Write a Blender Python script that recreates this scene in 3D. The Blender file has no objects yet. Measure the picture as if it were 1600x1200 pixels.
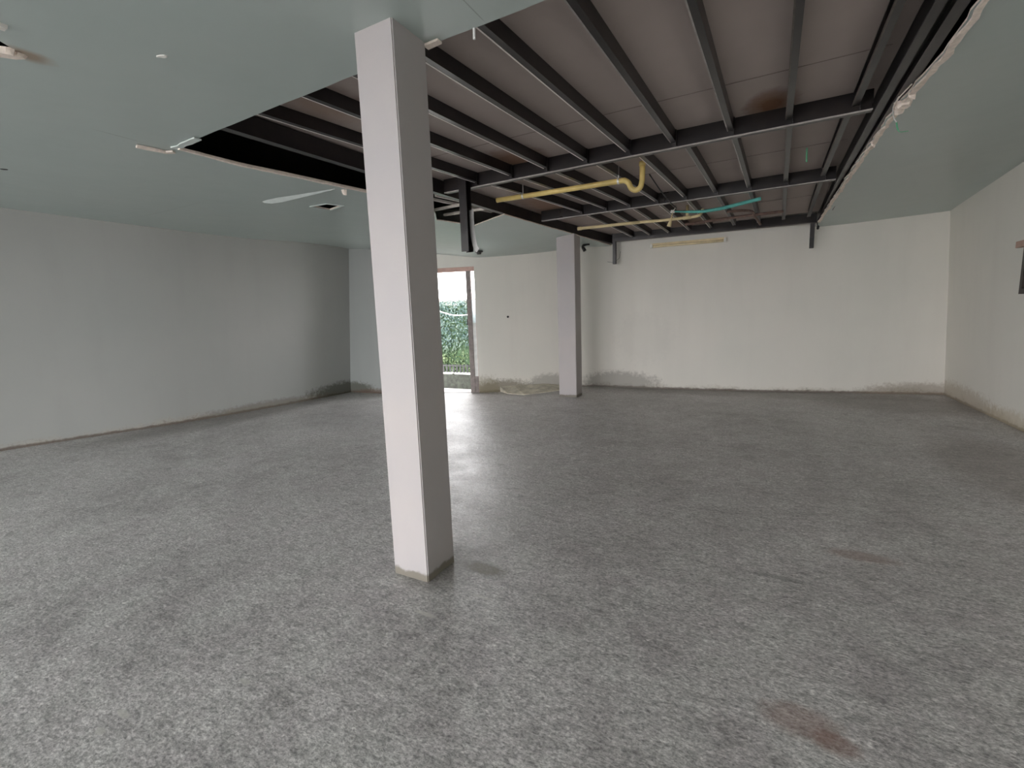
import bpy, bmesh, math, random
import numpy as np
from mathutils import Vector, Matrix
from mathutils.geometry import delaunay_2d_cdt

random.seed(7)
SC = bpy.context.scene
COL = SC.collection

# ------------------------------------------------------------------ camera, sky, exposure
cam_d = bpy.data.cameras.new('camera')
cam_d.sensor_width = 36.0
cam_d.lens = 16.288
cam_d.clip_start = 0.02
cam = bpy.data.objects.new('camera', cam_d)
COL.objects.link(cam)
R_ = Vector((0.87969916, 0.47422096, -0.03526854))
U_ = Vector((-0.03670711, 0.14166402, 0.98923399))
F_ = Vector((-0.47411178, 0.86893371, -0.142029))
cam.matrix_world = Matrix(((R_.x, U_.x, -F_.x, 0.0), (R_.y, U_.y, -F_.y, 0.0),
                           (R_.z, U_.z, -F_.z, 1.5), (0, 0, 0, 1)))
SC.camera = cam

world = bpy.data.worlds.new('overcast_sky')
SC.world = world
world.use_nodes = True
bg = world.node_tree.nodes['Background']
bg.inputs['Color'].default_value = (0.985, 0.965, 0.975, 1)
bg.inputs['Strength'].default_value = 9.0


def portal(name, loc, rot, sx, sy):
    l = bpy.data.lights.new(name, 'AREA')
    l.shape = 'RECTANGLE'
    l.size = sx
    l.size_y = sy
    l.cycles.is_portal = True
    o = bpy.data.objects.new(name, l)
    o.location = loc
    o.rotation_euler = rot
    COL.objects.link(o)
    return o


# openings: far door, wide unseen rear one, and a left one added for light
PI = math.pi
portal('rear_opening_portal', (-4.5, -8.02, 1.42), (PI / 2, 0, 0), 7.4, 2.8)
portal('added_left_opening_portal', (-9.87, -5.35, 1.5), (PI / 2, 0, PI / 2 + 0.163), 3.75, 2.5)
portal('door_portal', (-5.62, 7.80, 1.3), (-PI / 2, 0, math.atan2(0.32, 0.949)), 1.05, 2.5)

vs = SC.view_settings
vs.view_transform = 'Standard'
vs.look = 'None'
vs.gamma = 1.0
vs.use_curve_mapping = False
vs.exposure = 1.03
try:
    SC.cycles.use_denoising = True
    SC.cycles.max_bounces = 14
    SC.cycles.diffuse_bounces = 10
    SC.cycles.sample_clamp_indirect = 8.0
except Exception:
    pass


# ------------------------------------------------------------------ material helpers
class NT:
    def __init__(s, name):
        s.m = bpy.data.materials.new(name)
        s.m.use_nodes = True
        s.t = s.m.node_tree
        s.b = s.t.nodes['Principled BSDF']
        s.tc = s.t.nodes.new('ShaderNodeTexCoord')
        s.co = s.tc.outputs['Object']

    def L(s, a, b):
        s.t.links.new(a, b)

    def noise(s, scale, detail=4, rough=0.55, dist=0.0, stretch=None, off=None):
        n = s.t.nodes.new('ShaderNodeTexNoise')
        n.inputs['Scale'].default_value = scale
        n.inputs['Detail'].default_value = detail
        n.inputs['Roughness'].default_value = rough
        n.inputs['Distortion'].default_value = dist
        src = s.co
        if stretch or off:
            mp = s.t.nodes.new('ShaderNodeMapping')
            if stretch:
                mp.inputs['Scale'].default_value = stretch
            if off:
                mp.inputs['Location'].default_value = off
            s.L(src, mp.inputs[0])
            src = mp.outputs[0]
        s.L(src, n.inputs['Vector'])
        return n.outputs['Fac']

    def ramp(s, v, stops):
        r = s.t.nodes.new('ShaderNodeValToRGB')
        e = r.color_ramp.elements
        while len(e) < len(stops):
            e.new(0.5)
        for k, (p, c) in enumerate(stops):
            e[k].position = p
            e[k].color = (c, c, c, 1) if isinstance(c, (int, float)) else (*c, 1)
        s.L(v, r.inputs[0])
        return r.outputs[0]

    def math(s, op, a, b=None, clamp=False):
        n = s.t.nodes.new('ShaderNodeMath')
        n.operation = op
        n.use_clamp = clamp
        for i, v in enumerate((a, b)):
            if v is None:
                continue
            if isinstance(v, (int, float)):
                n.inputs[i].default_value = v
            else:
                s.L(v, n.inputs[i])
        return n.outputs[0]

    def mix(s, f, a, b, mode='MIX'):
        n = s.t.nodes.new('ShaderNodeMix')
        n.data_type = 'RGBA'
        n.blend_type = mode
        for sock, v in ((n.inputs[0], f), (n.inputs[6], a), (n.inputs[7], b)):
            if isinstance(v, (int, float)):
                sock.default_value = v
            elif isinstance(v, tuple):
                sock.default_value = (*v, 1)
            else:
                s.L(v, sock)
        return n.outputs[2]

    def xyz(s):
        n = s.t.nodes.new('ShaderNodeSeparateXYZ')
        s.L(s.co, n.inputs[0])
        return n.outputs

    def spot(s, x, y, z, rx, ry=None, rz=None, soft=1.0):
        """1 at the centre of an ellipsoid, 0 outside"""
        mp = s.t.nodes.new('ShaderNodeMapping')
        mp.vector_type = 'POINT'
        ry = ry or rx
        rz = rz or rx
        mp.inputs['Scale'].default_value = (1 / rx, 1 / ry, 1 / rz)
        mp.inputs['Location'].default_value = (-x / rx, -y / ry, -z / rz)
        s.L(s.co, mp.inputs[0])
        v = s.t.nodes.new('ShaderNodeVectorMath')
        v.operation = 'LENGTH'
        s.L(mp.outputs[0], v.inputs[0])
        return s.math('SUBTRACT', 1.0, v.outputs['Value'], clamp=True)

    def bump(s, h, strength, dist=0.01, prev=None):
        n = s.t.nodes.new('ShaderNodeBump')
        n.inputs['Strength'].default_value = strength
        n.inputs['Distance'].default_value = dist
        s.L(h, n.inputs['Height'])
        if prev is not None:
            s.L(prev, n.inputs['Normal'])
        return n.outputs[0]

    def done(s, color=None, rough=None, normal=None, metal=None, spec=None):
        for k, v in (('Base Color', color), ('Roughness', rough), ('Normal', normal), ('Metallic', metal),
                     ('Specular IOR Level', spec)):
            if v is None:
                continue
            if isinstance(v, (int, float)):
                s.b.inputs[k].default_value = v
            elif isinstance(v, tuple):
                s.b.inputs[k].default_value = (*v, 1)
            else:
                s.L(v, s.b.inputs[k])
        return s.m


def simple(name, c, rough=0.6, metal=0.0, var=0.12, scale=9.0, bump=0.0):
    t = NT(name)
    n = t.noise(scale, 5)
    f = t.ramp(n, [(0.3, 1 - var), (0.7, 1 + var)])
    colr = t.mix(1.0, c, f, 'MULTIPLY')
    nm = t.bump(t.noise(scale * 9, 3), bump, 0.004) if bump else None
    return t.done(colr, rough, nm, metal)


def wall_paint(name, base, mold):
    """painted plaster; mold = list of (x,y,z,rx,ry,rz) patches of damp at the wall foot"""
    t = NT(name)
    x, y, z = t.xyz()
    c = t.mix(t.ramp(t.noise(0.55, 4), [(0.35, 0.0), (0.68, 1.0)]), base, tuple(v * k for v, k in zip(base, (0.93, 0.95, 0.95))))
    c = t.mix(t.ramp(t.noise(1.2, 5, stretch=(3, 3, 0.35)), [(0.5, 0.0), (0.75, 0.35)]), c,
              tuple(v * 0.88 for v in base))
    # grime band, ragged upper edge
    edge = t.math('ADD', z, t.math('MULTIPLY', t.noise(3.2, 6, 0.65), -0.34))
    band = t.ramp(t.math('ADD', edge, 0.17), [(0.0, 1.0), (0.10, 0.0)])
    speck = t.ramp(t.noise(26, 6, 0.7), [(0.48, 0.0), (0.62, 1.0)])
    c = t.mix(t.math('MULTIPLY', band, 0.45), c, (0.42, 0.38, 0.31))
    c = t.mix(t.math('MULTIPLY', t.math('MULTIPLY', band, speck), 0.5), c, (0.16, 0.14, 0.11))
    foot = t.ramp(t.math('ADD', z, t.math('MULTIPLY', t.noise(9, 4), -0.05)), [(0.0, 1.0), (0.022, 0.0)])
    c = t.mix(t.math('MULTIPLY', foot, 0.8), c, (0.10, 0.075, 0.06))
    for m in mold:
        sp = t.spot(*m[:6])
        brk = t.ramp(t.math('ADD', t.math('MULTIPLY', sp, 0.9), t.math('MULTIPLY', t.noise(16, 7, 0.72), 0.75)),
                     [(0.62, 0.0), (0.86, 1.0)])
        c = t.mix(t.math('MULTIPLY', brk, m[6]), c, m[7])
    nm = t.bump(t.noise(55, 5, 0.6), 0.18, 0.004)
    nm = t.bump(t.noise(1.6, 3), 0.25, 0.03, nm)
    return t.done(c, 0.62, nm, spec=0.35)


M = {}
WB = (0.76, 0.735, 0.68)
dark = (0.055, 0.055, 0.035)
# paint colours; left and corner ones darkened in place of weaker light
M['wall_left'] = wall_paint('painted_plaster_left_dimmed', (0.365, 0.37, 0.355),
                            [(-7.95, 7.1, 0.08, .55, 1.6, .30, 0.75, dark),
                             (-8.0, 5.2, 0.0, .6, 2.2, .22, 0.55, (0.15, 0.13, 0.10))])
M['wall_back'] = wall_paint('painted_plaster_back', WB,
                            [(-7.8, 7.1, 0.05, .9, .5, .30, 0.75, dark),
                             (-4.70, 8.15, 0.0, 1.1, 1.1, .40, 0.75, (0.17, 0.145, 0.10)),
                             (-4.95, 7.95, 0.05, .5, .5, .45, 0.5, (0.24, 0.21, 0.13)),
                             (-3.9, 8.8, 0.12, .75, .75, .30, 0.55, (0.20, 0.19, 0.17)),
                             (-2.6, 9.35, 0.10, 1.3, .5, .38, 0.55, (0.17, 0.16, 0.14)),
                             (2.3, 9.85, 0.02, 1.4, .6, .28, 0.55, (0.25, 0.20, 0.15)),
                             (-2.1, 9.3, 1.0, .9, .5, .8, 0.10, (0.35, 0.36, 0.34))])
M['wall_corner'] = wall_paint('painted_plaster_corner_dimmed', (0.33, 0.345, 0.335), [(-7.8, 7.1, 0.05, .9, .5, .30, 0.75, dark), (-7.0, 7.2, 0.0, 1.4, .5, .16, 0.7, (0.12, 0.08, 0.06))])
M['wall_right'] = wall_paint('painted_plaster_right', WB,
                             [(2.65, 9.2, 0.0, .6, 2.2, .42, 0.55, (0.40, 0.33, 0.24)),
                              (2.65, 7.6, 0.0, .6, 1.2, .30, 0.5, (0.45, 0.38, 0.26))])
M['wall_rear'] = wall_paint('painted_plaster_rear', WB, [])


def floor_mat():
    t = NT('worn_cement_floor')
    base = t.mix(t.ramp(t.noise(0.8, 5, 0.6), [(0.36, 0.0), (0.62, 1.0)]), (0.345, 0.326, 0.326), (0.51, 0.485, 0.485))
    base = t.mix(t.ramp(t.noise(3.5, 6, 0.65, 0.6), [(0.38, 0.0), (0.66, 0.85)]), base, (0.52, 0.515, 0.50))
    # trowel streaks, dark and light
    st = t.ramp(t.noise(5, 9, 0.78, 1.0, (1.0, 2.4, 1)), [(0.36, 1.0), (0.47, 0.0)])
    base = t.mix(t.math('MULTIPLY', st, 0.45), base, (0.17, 0.165, 0.155))
    sl = t.ramp(t.noise(6, 9, 0.78, 1.0, (1.8, 1.0, 1), (3, 8, 0)), [(0.55, 0.0), (0.66, 1.0)])
    base = t.mix(t.math('MULTIPLY', sl, 0.5), base, (0.66, 0.65, 0.63))
    # grain
    g = t.ramp(t.noise(52, 8, 0.82, 0.4, (1.0, 1.7, 1)), [(0.38, 0.45), (0.62, 1.6)])
    base = t.mix(1.0, base, g, 'MULTIPLY')
    g2 = t.ramp(t.noise(16, 8, 0.8, 0.8, (1.0, 2.0, 1), (5, 1, 0)), [(0.38, 0.70), (0.62, 1.30)])
    base = t.mix(1.0, base, g2, 'MULTIPLY')
    # reddish clay marks, brown band near the right wall, chalk scratches, dark patches by the near column
    for (x, y, rx, ry, k, c) in ((0.17, 1.80, .18, .11, .55, (0.25, 0.14, 0.11)), (0.27, 1.75, .10, .07, .6, (0.25, 0.13, 0.10)),
                                 (0.57, 3.28, .24, .09, .6, (0.25, 0.15, 0.12)), (2.0, 5.6, .7, 1.6, .45, (0.17, 0.13, 0.11)),
                                 (1.9, 8.8, 1.6, 1.0, .55, (0.13, 0.105, 0.085)), (-0.5, 9.3, 3.5, .7, .55, (0.13, 0.11, 0.09)),
                                 (-1.44, 2.2, .20, .09, .9, (0.13, 0.12, 0.075)), (-1.70, 2.05, .30, .30, .5, (0.12, 0.115, 0.10)),
                                 (-7.9, 4.6, .8, 3.0, .6, (0.10, 0.085, 0.07)),
                                 (0.12, 2.82, .22, .035, .4, (0.07, 0.07, 0.065)), (-5.4, 5.6, 2.0, 1.6, .25, (0.13, 0.13, 0.14))):
        sp = t.spot(x, y, 0, rx, ry, 5)
        br = t.ramp(t.math('ADD', sp, t.math('MULTIPLY', t.noise(17, 9, 0.8), 1.0)), [(0.62, 0.0), (1.05, 1.0)])
        base = t.mix(t.math('MULTIPLY', br, k * 0.85), base, c)
    for (x, y, rx, ry) in ((-2.18, .68, .06, .02), (-2.165, .60, .04, .02), (-1.48, 1.70, .12, .02), (-1.30, 1.95, .09, .015), (-1.9, 1.0, .05, .02)):
        sp = t.spot(x, y, 0, rx, ry, 5)
        br = t.ramp(t.math('ADD', sp, t.math('MULTIPLY', t.noise(40, 4, 0.7), 0.6)), [(0.55, 0.0), (0.8, 1.0)])
        base = t.mix(t.math('MULTIPLY', br, 0.7), base, (0.55, 0.54, 0.50))
    rough = t.ramp(t.noise(2.2, 6, 0.65), [(0.3, 0.31), (0.7, 0.46)])
    rough = t.math('ADD', rough, t.math('MULTIPLY', t.noise(45, 4), 0.10))
    nm = t.bump(t.noise(60, 7, 0.75), 0.28, 0.006)
    nm = t.bump(t.noise(5, 5, 0.6), 0.35, 0.02, nm)
    return t.done(base, rough, nm, spec=0.55)


M['floor'] = floor_mat()


def ceiling_mat():
    t = NT('grey_green_ceiling_board')
    c = t.mix(t.ramp(t.noise(0.5, 4), [(0.3, 0.0), (0.7, 1.0)]), (0.425, 0.50, 0.485), (0.47, 0.53, 0.51))
    # brown water streak beside the broken corner of board
    sp = t.spot(-3.50, 1.17, 2.97, .10, .16, 3)
    c = t.mix(t.ramp(t.math('ADD', sp, t.math('MULTIPLY', t.noise(14, 4), 0.35)), [(0.35, 0.0), (0.9, 0.75)]), c, (0.34, 0.21, 0.12))
    # fine taped joints
    x, y, z = t.xyz()
    for (sx, sy, rx, ry) in ((-1.285, 2.09, .004, .13), (-4.365, 1.90, .006, .18), (-6.6, 3.3, .9, .004)):
        c = t.mix(t.math('MULTIPLY', t.ramp(t.spot(sx, sy, 2.97, rx, ry, 3), [(0.0, 0.0), (0.3, 1.0)]), 0.6), c, (0.20, 0.22, 0.21))
    nm = t.bump(t.noise(1.1, 3), 0.35, 0.05)
    nm = t.bump(t.noise(40, 4), 0.06, 0.003, nm)
    return t.done(c, 0.28, nm, spec=0.5)


M['ceiling'] = ceiling_mat()
M['gypsum'] = simple('torn_gypsum_core', (0.86, 0.76, 0.68), 0.85, var=0.15, scale=30, bump=0.4)
M['tape'] = simple('joint_tape_paper', (0.62, 0.68, 0.66), 0.8, var=0.08)
M['column'] = None


def column_mat():
    t = NT('white_column_plaster')
    c = t.mix(t.ramp(t.noise(1.5, 5), [(0.35, 0.0), (0.7, 1.0)]), (0.465, 0.432, 0.425), (0.43, 0.41, 0.42))
    x, y, z = t.xyz()
    edge = t.math('ADD', z, t.math('MULTIPLY', t.noise(14, 6, 0.7), -0.07))
    foot = t.ramp(edge, [(0.0, 1.0), (0.018, 0.0)])
    c = t.mix(t.math('MULTIPLY', foot, 0.8), c, (0.14, 0.125, 0.085))
    sc = t.ramp(t.noise(18, 7, 0.8), [(0.68, 0.0), (0.74, 0.6)])
    c = t.mix(sc, c, (0.45, 0.44, 0.43))
    nm = t.bump(t.noise(90, 5, 0.6), 0.25, 0.003)
    nm = t.bump(t.noise(3.0, 3), 0.3, 0.012, nm)
    return t.done(c, 0.55, nm, spec=0.4)


M['column'] = column_mat()


def steel_mat():
    t = NT('black_painted_steel')
    c = t.mix(t.ramp(t.noise(6, 6, 0.65), [(0.45, 0.0), (0.72, 1.0)]), (0.012, 0.010, 0.011), (0.026, 0.020, 0.018))
    r = t.ramp(t.noise(2.0, 3), [(0.3, 0.27), (0.7, 0.33)])
    return t.done(c, r, t.bump(t.noise(25, 3), 0.04, 0.002), spec=0.6)


M['steel'] = steel_mat()
M['lip_bright'] = simple('bright_glint_lip', (0.95, 0.90, 0.88), 0.35, 0.0, 0.1, 12)  # lip tones carry the door light glinting along the flange edges
M['lip_mid'] = simple('mid_glint_lip', (0.40, 0.37, 0.36), 0.4, 0.0, 0.25, 12)
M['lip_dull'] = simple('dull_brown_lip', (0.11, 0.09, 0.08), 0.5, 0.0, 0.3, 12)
M['rust_steel'] = simple('rusty_conduit', (0.20, 0.13, 0.11), 0.7, 0.0, 0.3, 20)


def deck_mat():
    t = NT('cement_board_deck')
    c = t.mix(t.ramp(t.noise(0.9, 5), [(0.3, 0.0), (0.7, 1.0)]), (0.38, 0.325, 0.30), (0.46, 0.395, 0.37))
    for (x, y, rx, ry, k) in ((-0.02, 4.62, .26, .40, .95), (-2.35, 4.6, .45, .50, .85), (-0.2, 2.55, .35, .25, .8),
                              (-2.9, 6.6, .5, 1.2, .8), (-1.2, 8.9, .8, .5, .6), (-3.0, 2.7, .4, .5, .5)):
        sp = t.spot(x, y, 3.15, rx, ry, 2)
        br = t.ramp(t.math('ADD', sp, t.math('MULTIPLY', t.noise(7, 6, 0.65), 0.5)), [(0.40, 0.0), (0.62, 0.55), (1.0, 1.0)])
        c = t.mix(t.math('MULTIPLY', br, k), c, (0.17, 0.075, 0.03))
    return t.done(c, 0.8, t.bump(t.noise(30, 4), 0.15, 0.004))


M['deck'] = deck_mat()
M['ledge'] = simple('sandy_stained_cement', (0.56, 0.52, 0.43), 0.85, var=0.3, scale=7, bump=0.4)
M['yellow_pipe'] = simple('yellowed_pvc', (0.72, 0.55, 0.20), 0.42, var=0.15, scale=6)
M['pale_pipe'] = simple('pale_yellow_pvc', (0.74, 0.62, 0.36), 0.45, var=0.15, scale=6)
M['galvanised'] = simple('galvanised_grey', (0.38, 0.38, 0.37), 0.4, 0.3)
M['clamp'] = simple('steel_clip', (0.75, 0.75, 0.74), 0.3, 0.6)
M['teal'] = simple('teal_hose_rubber', (0.11, 0.46, 0.42), 0.5, var=0.15, scale=20)
M['white_plastic'] = simple('white_plastic', (0.75, 0.74, 0.70), 0.4)
M['black_plastic'] = simple('black_plastic', (0.02, 0.02, 0.022), 0.5)
M['cream'] = simple('cream_batten', (0.78, 0.64, 0.38), 0.45)
M['tube_glass'] = simple('unlit_tube_glass', (0.88, 0.76, 0.50), 0.2)
M['green_wire'] = simple('green_wire', (0.13, 0.42, 0.24), 0.6)
M['dark_wood'] = simple('dark_stained_wood', (0.035, 0.026, 0.022), 0.5, var=0.3)
M['pinkish_wood'] = simple('pinkish_brown_wood', (0.42, 0.27, 0.22), 0.55, var=0.2)
M['door_wood'] = simple('weathered_door_wood', (0.23, 0.195, 0.185), 0.6, var=0.25, scale=12)
M['door_frame'] = simple('pink_brown_frame', (0.52, 0.34, 0.29), 0.55, var=0.15)
M['white_board'] = simple('white_board', (0.72, 0.72, 0.70), 0.6)
M['glare_member'] = simple('glare_pale_member', (0.75, 0.70, 0.64), 0.6)  # frame members, glare on their undersides put into the colour
M['seam'] = simple('dull_board_seam', (0.26, 0.22, 0.20), 0.9)
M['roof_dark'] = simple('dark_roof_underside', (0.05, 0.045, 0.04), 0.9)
M['yard'] = simple('pale_yard_concrete', (0.68, 0.67, 0.64), 0.8)  # kept pale to bounce daylight indoors, in place of sun on the ground
M['concrete_out'] = simple('outdoor_concrete', (0.22, 0.22, 0.215), 0.8, var=0.2, scale=3)
M['moss'] = simple('mossy_masonry', (0.032, 0.036, 0.028), 0.9, var=0.6, scale=9, bump=0.5)
M['fence'] = simple('grey_fence_paint', (0.012, 0.014, 0.014), 0.6)
M['coping'] = simple('white_coping', (0.72, 0.72, 0.70), 0.7)
M['far_wall'] = simple('pale_pink_render', (0.72, 0.56, 0.48), 0.8)
M['cable_white'] = simple('white_cable', (0.7, 0.7, 0.7), 0.5)


def glass_mat():
    t = NT('frosted_glass')
    t.b.inputs['Transmission Weight'].default_value = 0.85
    t.b.inputs['IOR'].default_value = 1.2
    return t.done((0.80, 0.88, 0.93), 0.45, t.bump(t.noise(35, 4), 0.6, 0.01))


M['frosted'] = glass_mat()


def leaf_mat():
    t = NT('hedge_leaves')
    n = t.noise(6.0, 4, 0.7)
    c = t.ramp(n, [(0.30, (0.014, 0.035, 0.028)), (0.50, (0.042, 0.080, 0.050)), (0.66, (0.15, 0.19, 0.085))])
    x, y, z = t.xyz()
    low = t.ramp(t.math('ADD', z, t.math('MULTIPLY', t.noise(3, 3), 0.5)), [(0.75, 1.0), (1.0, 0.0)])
    c = t.mix(low, t.mix(0.55, c, (0.05, 0.11, 0.11)), t.mix(0.35, c, (0.16, 0.24, 0.05)))  # upper leaves bluish: haze mixed into the colour
    return t.done(c, 0.5)


M['leaf'] = leaf_mat()
M['leaf_core'] = simple('hedge_inner_twigs', (0.035, 0.07, 0.03), 0.9, var=0.4)


# ------------------------------------------------------------------ mesh helpers
def link(name, bm, mat, parent=None, base=None, smooth=False, mats=None):
    """one mesh object; its vertices are in world space, its origin goes to `base`"""
    me = bpy.data.meshes.new(name)
    if base is not None:
        bmesh.ops.translate(bm, verts=bm.verts, vec=-Vector(base))
    bmesh.ops.recalc_face_normals(bm, faces=bm.faces)
    bm.to_mesh(me)
    bm.free()
    for mm in (mats or [mat]):
        me.materials.append(M[mm] if isinstance(mm, str) else mm)
    if smooth:
        for p in me.polygons:
            p.use_smooth = True
    o = bpy.data.objects.new(name, me)
    COL.objects.link(o)
    if base is not None:
        o.location = base
    if parent is not None:
        o.parent = parent
        pb = Vector(parent.location)
        o.location = Vector(o.location) - pb
        if base is None:
            o.location = -pb
    return o


def tag(o, label, cat, group=None):
    o['label'] = label
    o['category'] = cat
    if group:
        o['group'] = group
    return o


def struct(o):
    o['kind'] = 'structure'
    return o


def empty(name, loc):
    o = bpy.data.objects.new(name, None)
    o.empty_display_size = 0.1
    o.location = loc
    COL.objects.link(o)
    return o


def box(bm, x0, x1, y0, y1, z0, z1):
    vs_ = [bm.verts.new(p) for p in ((x0, y0, z0), (x1, y0, z0), (x1, y1, z0), (x0, y1, z0),
                                     (x0, y0, z1), (x1, y0, z1), (x1, y1, z1), (x0, y1, z1))]
    for f in ((3, 2, 1, 0), (4, 5, 6, 7), (0, 1, 5, 4), (1, 2, 6, 5), (2, 3, 7, 6), (3, 0, 4, 7)):
        bm.faces.new([vs_[i] for i in f])
    return vs_


def prism(bm, loop2d, z0, z1):
    a = [bm.verts.new((x, y, z0)) for x, y in loop2d]
    b = [bm.verts.new((x, y, z1)) for x, y in loop2d]
    n = len(a)
    bm.faces.new(a[::-1])
    bm.faces.new(b)
    for i in range(n):
        bm.faces.new((a[i], a[(i + 1) % n], b[(i + 1) % n], b[i]))


def sweep(bm, profile, pts, up=Vector((0, 0, 1))):
    """profile: (side, up) pairs, closed; pts: path. side = to the right of travel"""
    pts = [Vector(p) for p in pts]
    rings = []
    for i, p in enumerate(pts):
        d = (pts[min(i + 1, len(pts) - 1)] - pts[max(i - 1, 0)]).normalized()
        s = d.cross(up).normalized()
        rings.append([bm.verts.new(p + s * a + up * b) for a, b in profile])
    n = len(profile)
    for i in range(len(rings) - 1):
        for k in range(n):
            bm.faces.new((rings[i][k], rings[i][(k + 1) % n], rings[i + 1][(k + 1) % n], rings[i + 1][k]))
    bm.faces.new(rings[0][::-1])
    bm.faces.new(rings[-1])


def tube(bm, pts, r, n=14, cap=True):
    pts = [Vector(p) for p in pts]
    rr = r if isinstance(r, (list, tuple)) else [r] * len(pts)
    rings = []
    prev = None
    for i, p in enumerate(pts):
        d = (pts[min(i + 1, len(pts) - 1)] - pts[max(i - 1, 0)]).normalized()
        if prev is None:
            a = Vector((0, 0, 1)) if abs(d.z) < 0.9 else Vector((0, 1, 0))
            prev = (a - d * a.dot(d)).normalized()
        prev = (prev - d * prev.dot(d)).normalized()
        q = d.cross(prev)
        rings.append([bm.verts.new(p + (prev * math.cos(t) + q * math.sin(t)) * rr[i])
                      for t in [2 * PI * k / n for k in range(n)]])
    for i in range(len(rings) - 1):
        for k in range(n):
            bm.faces.new((rings[i][k], rings[i][(k + 1) % n], rings[i + 1][(k + 1) % n], rings[i + 1][k]))
    if cap:
        bm.faces.new(rings[0][::-1])
        bm.faces.new(rings[-1])


def smooth_path(pts, n=6):
    """Catmull-Rom through the points"""
    P = [Vector(p) for p in pts]
    P = [P[0] * 2 - P[1]] + P + [P[-1] * 2 - P[-2]]
    out = []
    for i in range(1, len(P) - 2):
        for k in range(n):
            t = k / n
            a, b, c, d = P[i - 1], P[i], P[i + 1], P[i + 2]
            out.append(0.5 * ((2 * b) + (c - a) * t + (2 * a - 5 * b + 4 * c - d) * t * t + (3 * b - a - 3 * c + d) * t ** 3))
    out.append(P[-2])
    return out


def densify(poly, step=0.25):
    P = smooth_path([(x, y, 0) for x, y in poly], 6)
    return [(p.x, p.y) for p in P]


# ------------------------------------------------------------------ the shell
LEFT = [(-10.3, -8.0), (-10.17, -7.2), (-9.56, -3.5), (-9.08, -0.6)] + densify([(-8.98, 0.6), (-8.72, 2.2), (-8.24, 3.9), (-8.03, 5.4), (-7.95, 7.15)])
DA, DB = Vector((-6.12, 7.523)), Vector((-5.06, 7.877))
B1 = densify([(-5.06, 7.877), (-4.5, 8.33), (-4.0, 8.74), (-3.5, 9.12), (-3.0, 9.30), (-2.4, 9.33), (-1.76, 9.34), (-0.19, 9.46), (1.05, 9.65), (2.64, 9.9)])
BACK = [tuple(DA)] + B1
ZT = 3.62


def offset(poly, t):
    """points of an open polyline pushed outwards (to the left of travel)"""
    out = []
    n = len(poly)
    for i in range(n):
        p = Vector(poly[i])
        ns = []
        for a, b in ((i - 1, i), (i, i + 1)):
            if a >= 0 and b < n:
                d = (Vector(poly[b]) - Vector(poly[a])).normalized()
                ns.append(Vector((-d.y, d.x)))
        m = sum(ns, Vector((0, 0)))
        m.normalize()
        k = 1.0 / max(0.4, m.dot(ns[0]))
        out.append(p + m * t * k)
    return out


def lean(x):
    """the side walls are a little out of plumb: sideways shift per metre of height"""
    if x > 0.5:
        return -0.052 * min(1.0, (x - 0.5) / 2.1)
    if x < -7.0:
        return 0.10 * min(1.0, (-7.0 - x) / 0.95)
    return 0.0


def wall(name, poly, mat, skip=None, z0=-0.3):
    """thick plumb wall along a floor line; skip = {segment: (head height, sill)} is an opening"""
    bm = bmesh.new()
    off = offset(poly, 0.18)
    n = len(poly)
    skip = skip or {}
    levels = sorted({z0, ZT} | {v for t in skip.values() for v in t})
    V = {}

    def vert(side, i, z):
        k = (side, i, round(z, 4))
        if k not in V:
            p = poly[i] if side == 0 else off[i]
            V[k] = bm.verts.new((p[0], p[1], z))
        return V[k]

    def solid(i, lo, hi):
        if i < 0 or i >= n - 1:
            return False
        return not (i in skip and skip[i][1] <= lo and hi <= skip[i][0])
    for i in range(n - 1):
        for k in range(len(levels) - 1):
            lo, hi = levels[k], levels[k + 1]
            if not solid(i, lo, hi):
                continue
            f = bm.faces.new([vert(0, i, lo), vert(0, i + 1, lo), vert(0, i + 1, hi), vert(0, i, hi)])
            f.smooth = True
            bm.faces.new([vert(1, i, lo), vert(1, i, hi), vert(1, i + 1, hi), vert(1, i + 1, lo)])
            if k == 0 or not solid(i, levels[k - 1], lo):
                bm.faces.new([vert(0, i, lo), vert(1, i, lo), vert(1, i + 1, lo), vert(0, i + 1, lo)])
            if k == len(levels) - 2 or not solid(i, hi, levels[k + 2]):
                bm.faces.new([vert(0, i, hi), vert(0, i + 1, hi), vert(1, i + 1, hi), vert(1, i, hi)])
            if not solid(i - 1, lo, hi):
                bm.faces.new([vert(0, i, lo), vert(0, i, hi), vert(1, i, hi), vert(1, i, lo)])
            if not solid(i + 1, lo, hi):
                bm.faces.new([vert(0, i + 1, lo), vert(1, i + 1, lo), vert(1, i + 1, hi), vert(0, i + 1, hi)])
    bmesh.ops.recalc_face_normals(bm, faces=bm.faces)
    for v in bm.verts:
        v.co.x += lean(v.co.x) * max(0.0, v.co.z)
    for e in bm.edges:
        if len(e.link_faces) != 2 or e.calc_face_angle(0) > 0.42:
            e.smooth = False
    return struct(link(name, bm, mat))


wall('wall_left', LEFT + [(-7.94, 7.33)], 'wall_left', {1: (2.75, 0.25)})  # unseen opening, added to light the right and back walls
wall('wall_back', BACK + [(2.80, 9.925)], 'wall_back', {0: (2.52, 0.0)})
wall('wall_corner', [(-8.12, 7.137), (-7.95, 7.15), (-7.03, 7.22), tuple(DA)], 'wall_corner')
wall('wall_right', [(2.64, 10.05), (2.64, 9.9), (2.66, 7.50), (2.66, 6.1), (2.66, -8.0)], 'wall_right', {2: (2.39, 1.56)})
# rear wall with the wide opening the daylight comes through
wall('wall_rear', [(2.66, -8.0), (-0.8, -8.0), (-8.2, -8.0), (-10.3, -8.0)], 'wall_rear', {1: (2.82, 0.0)})

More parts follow.
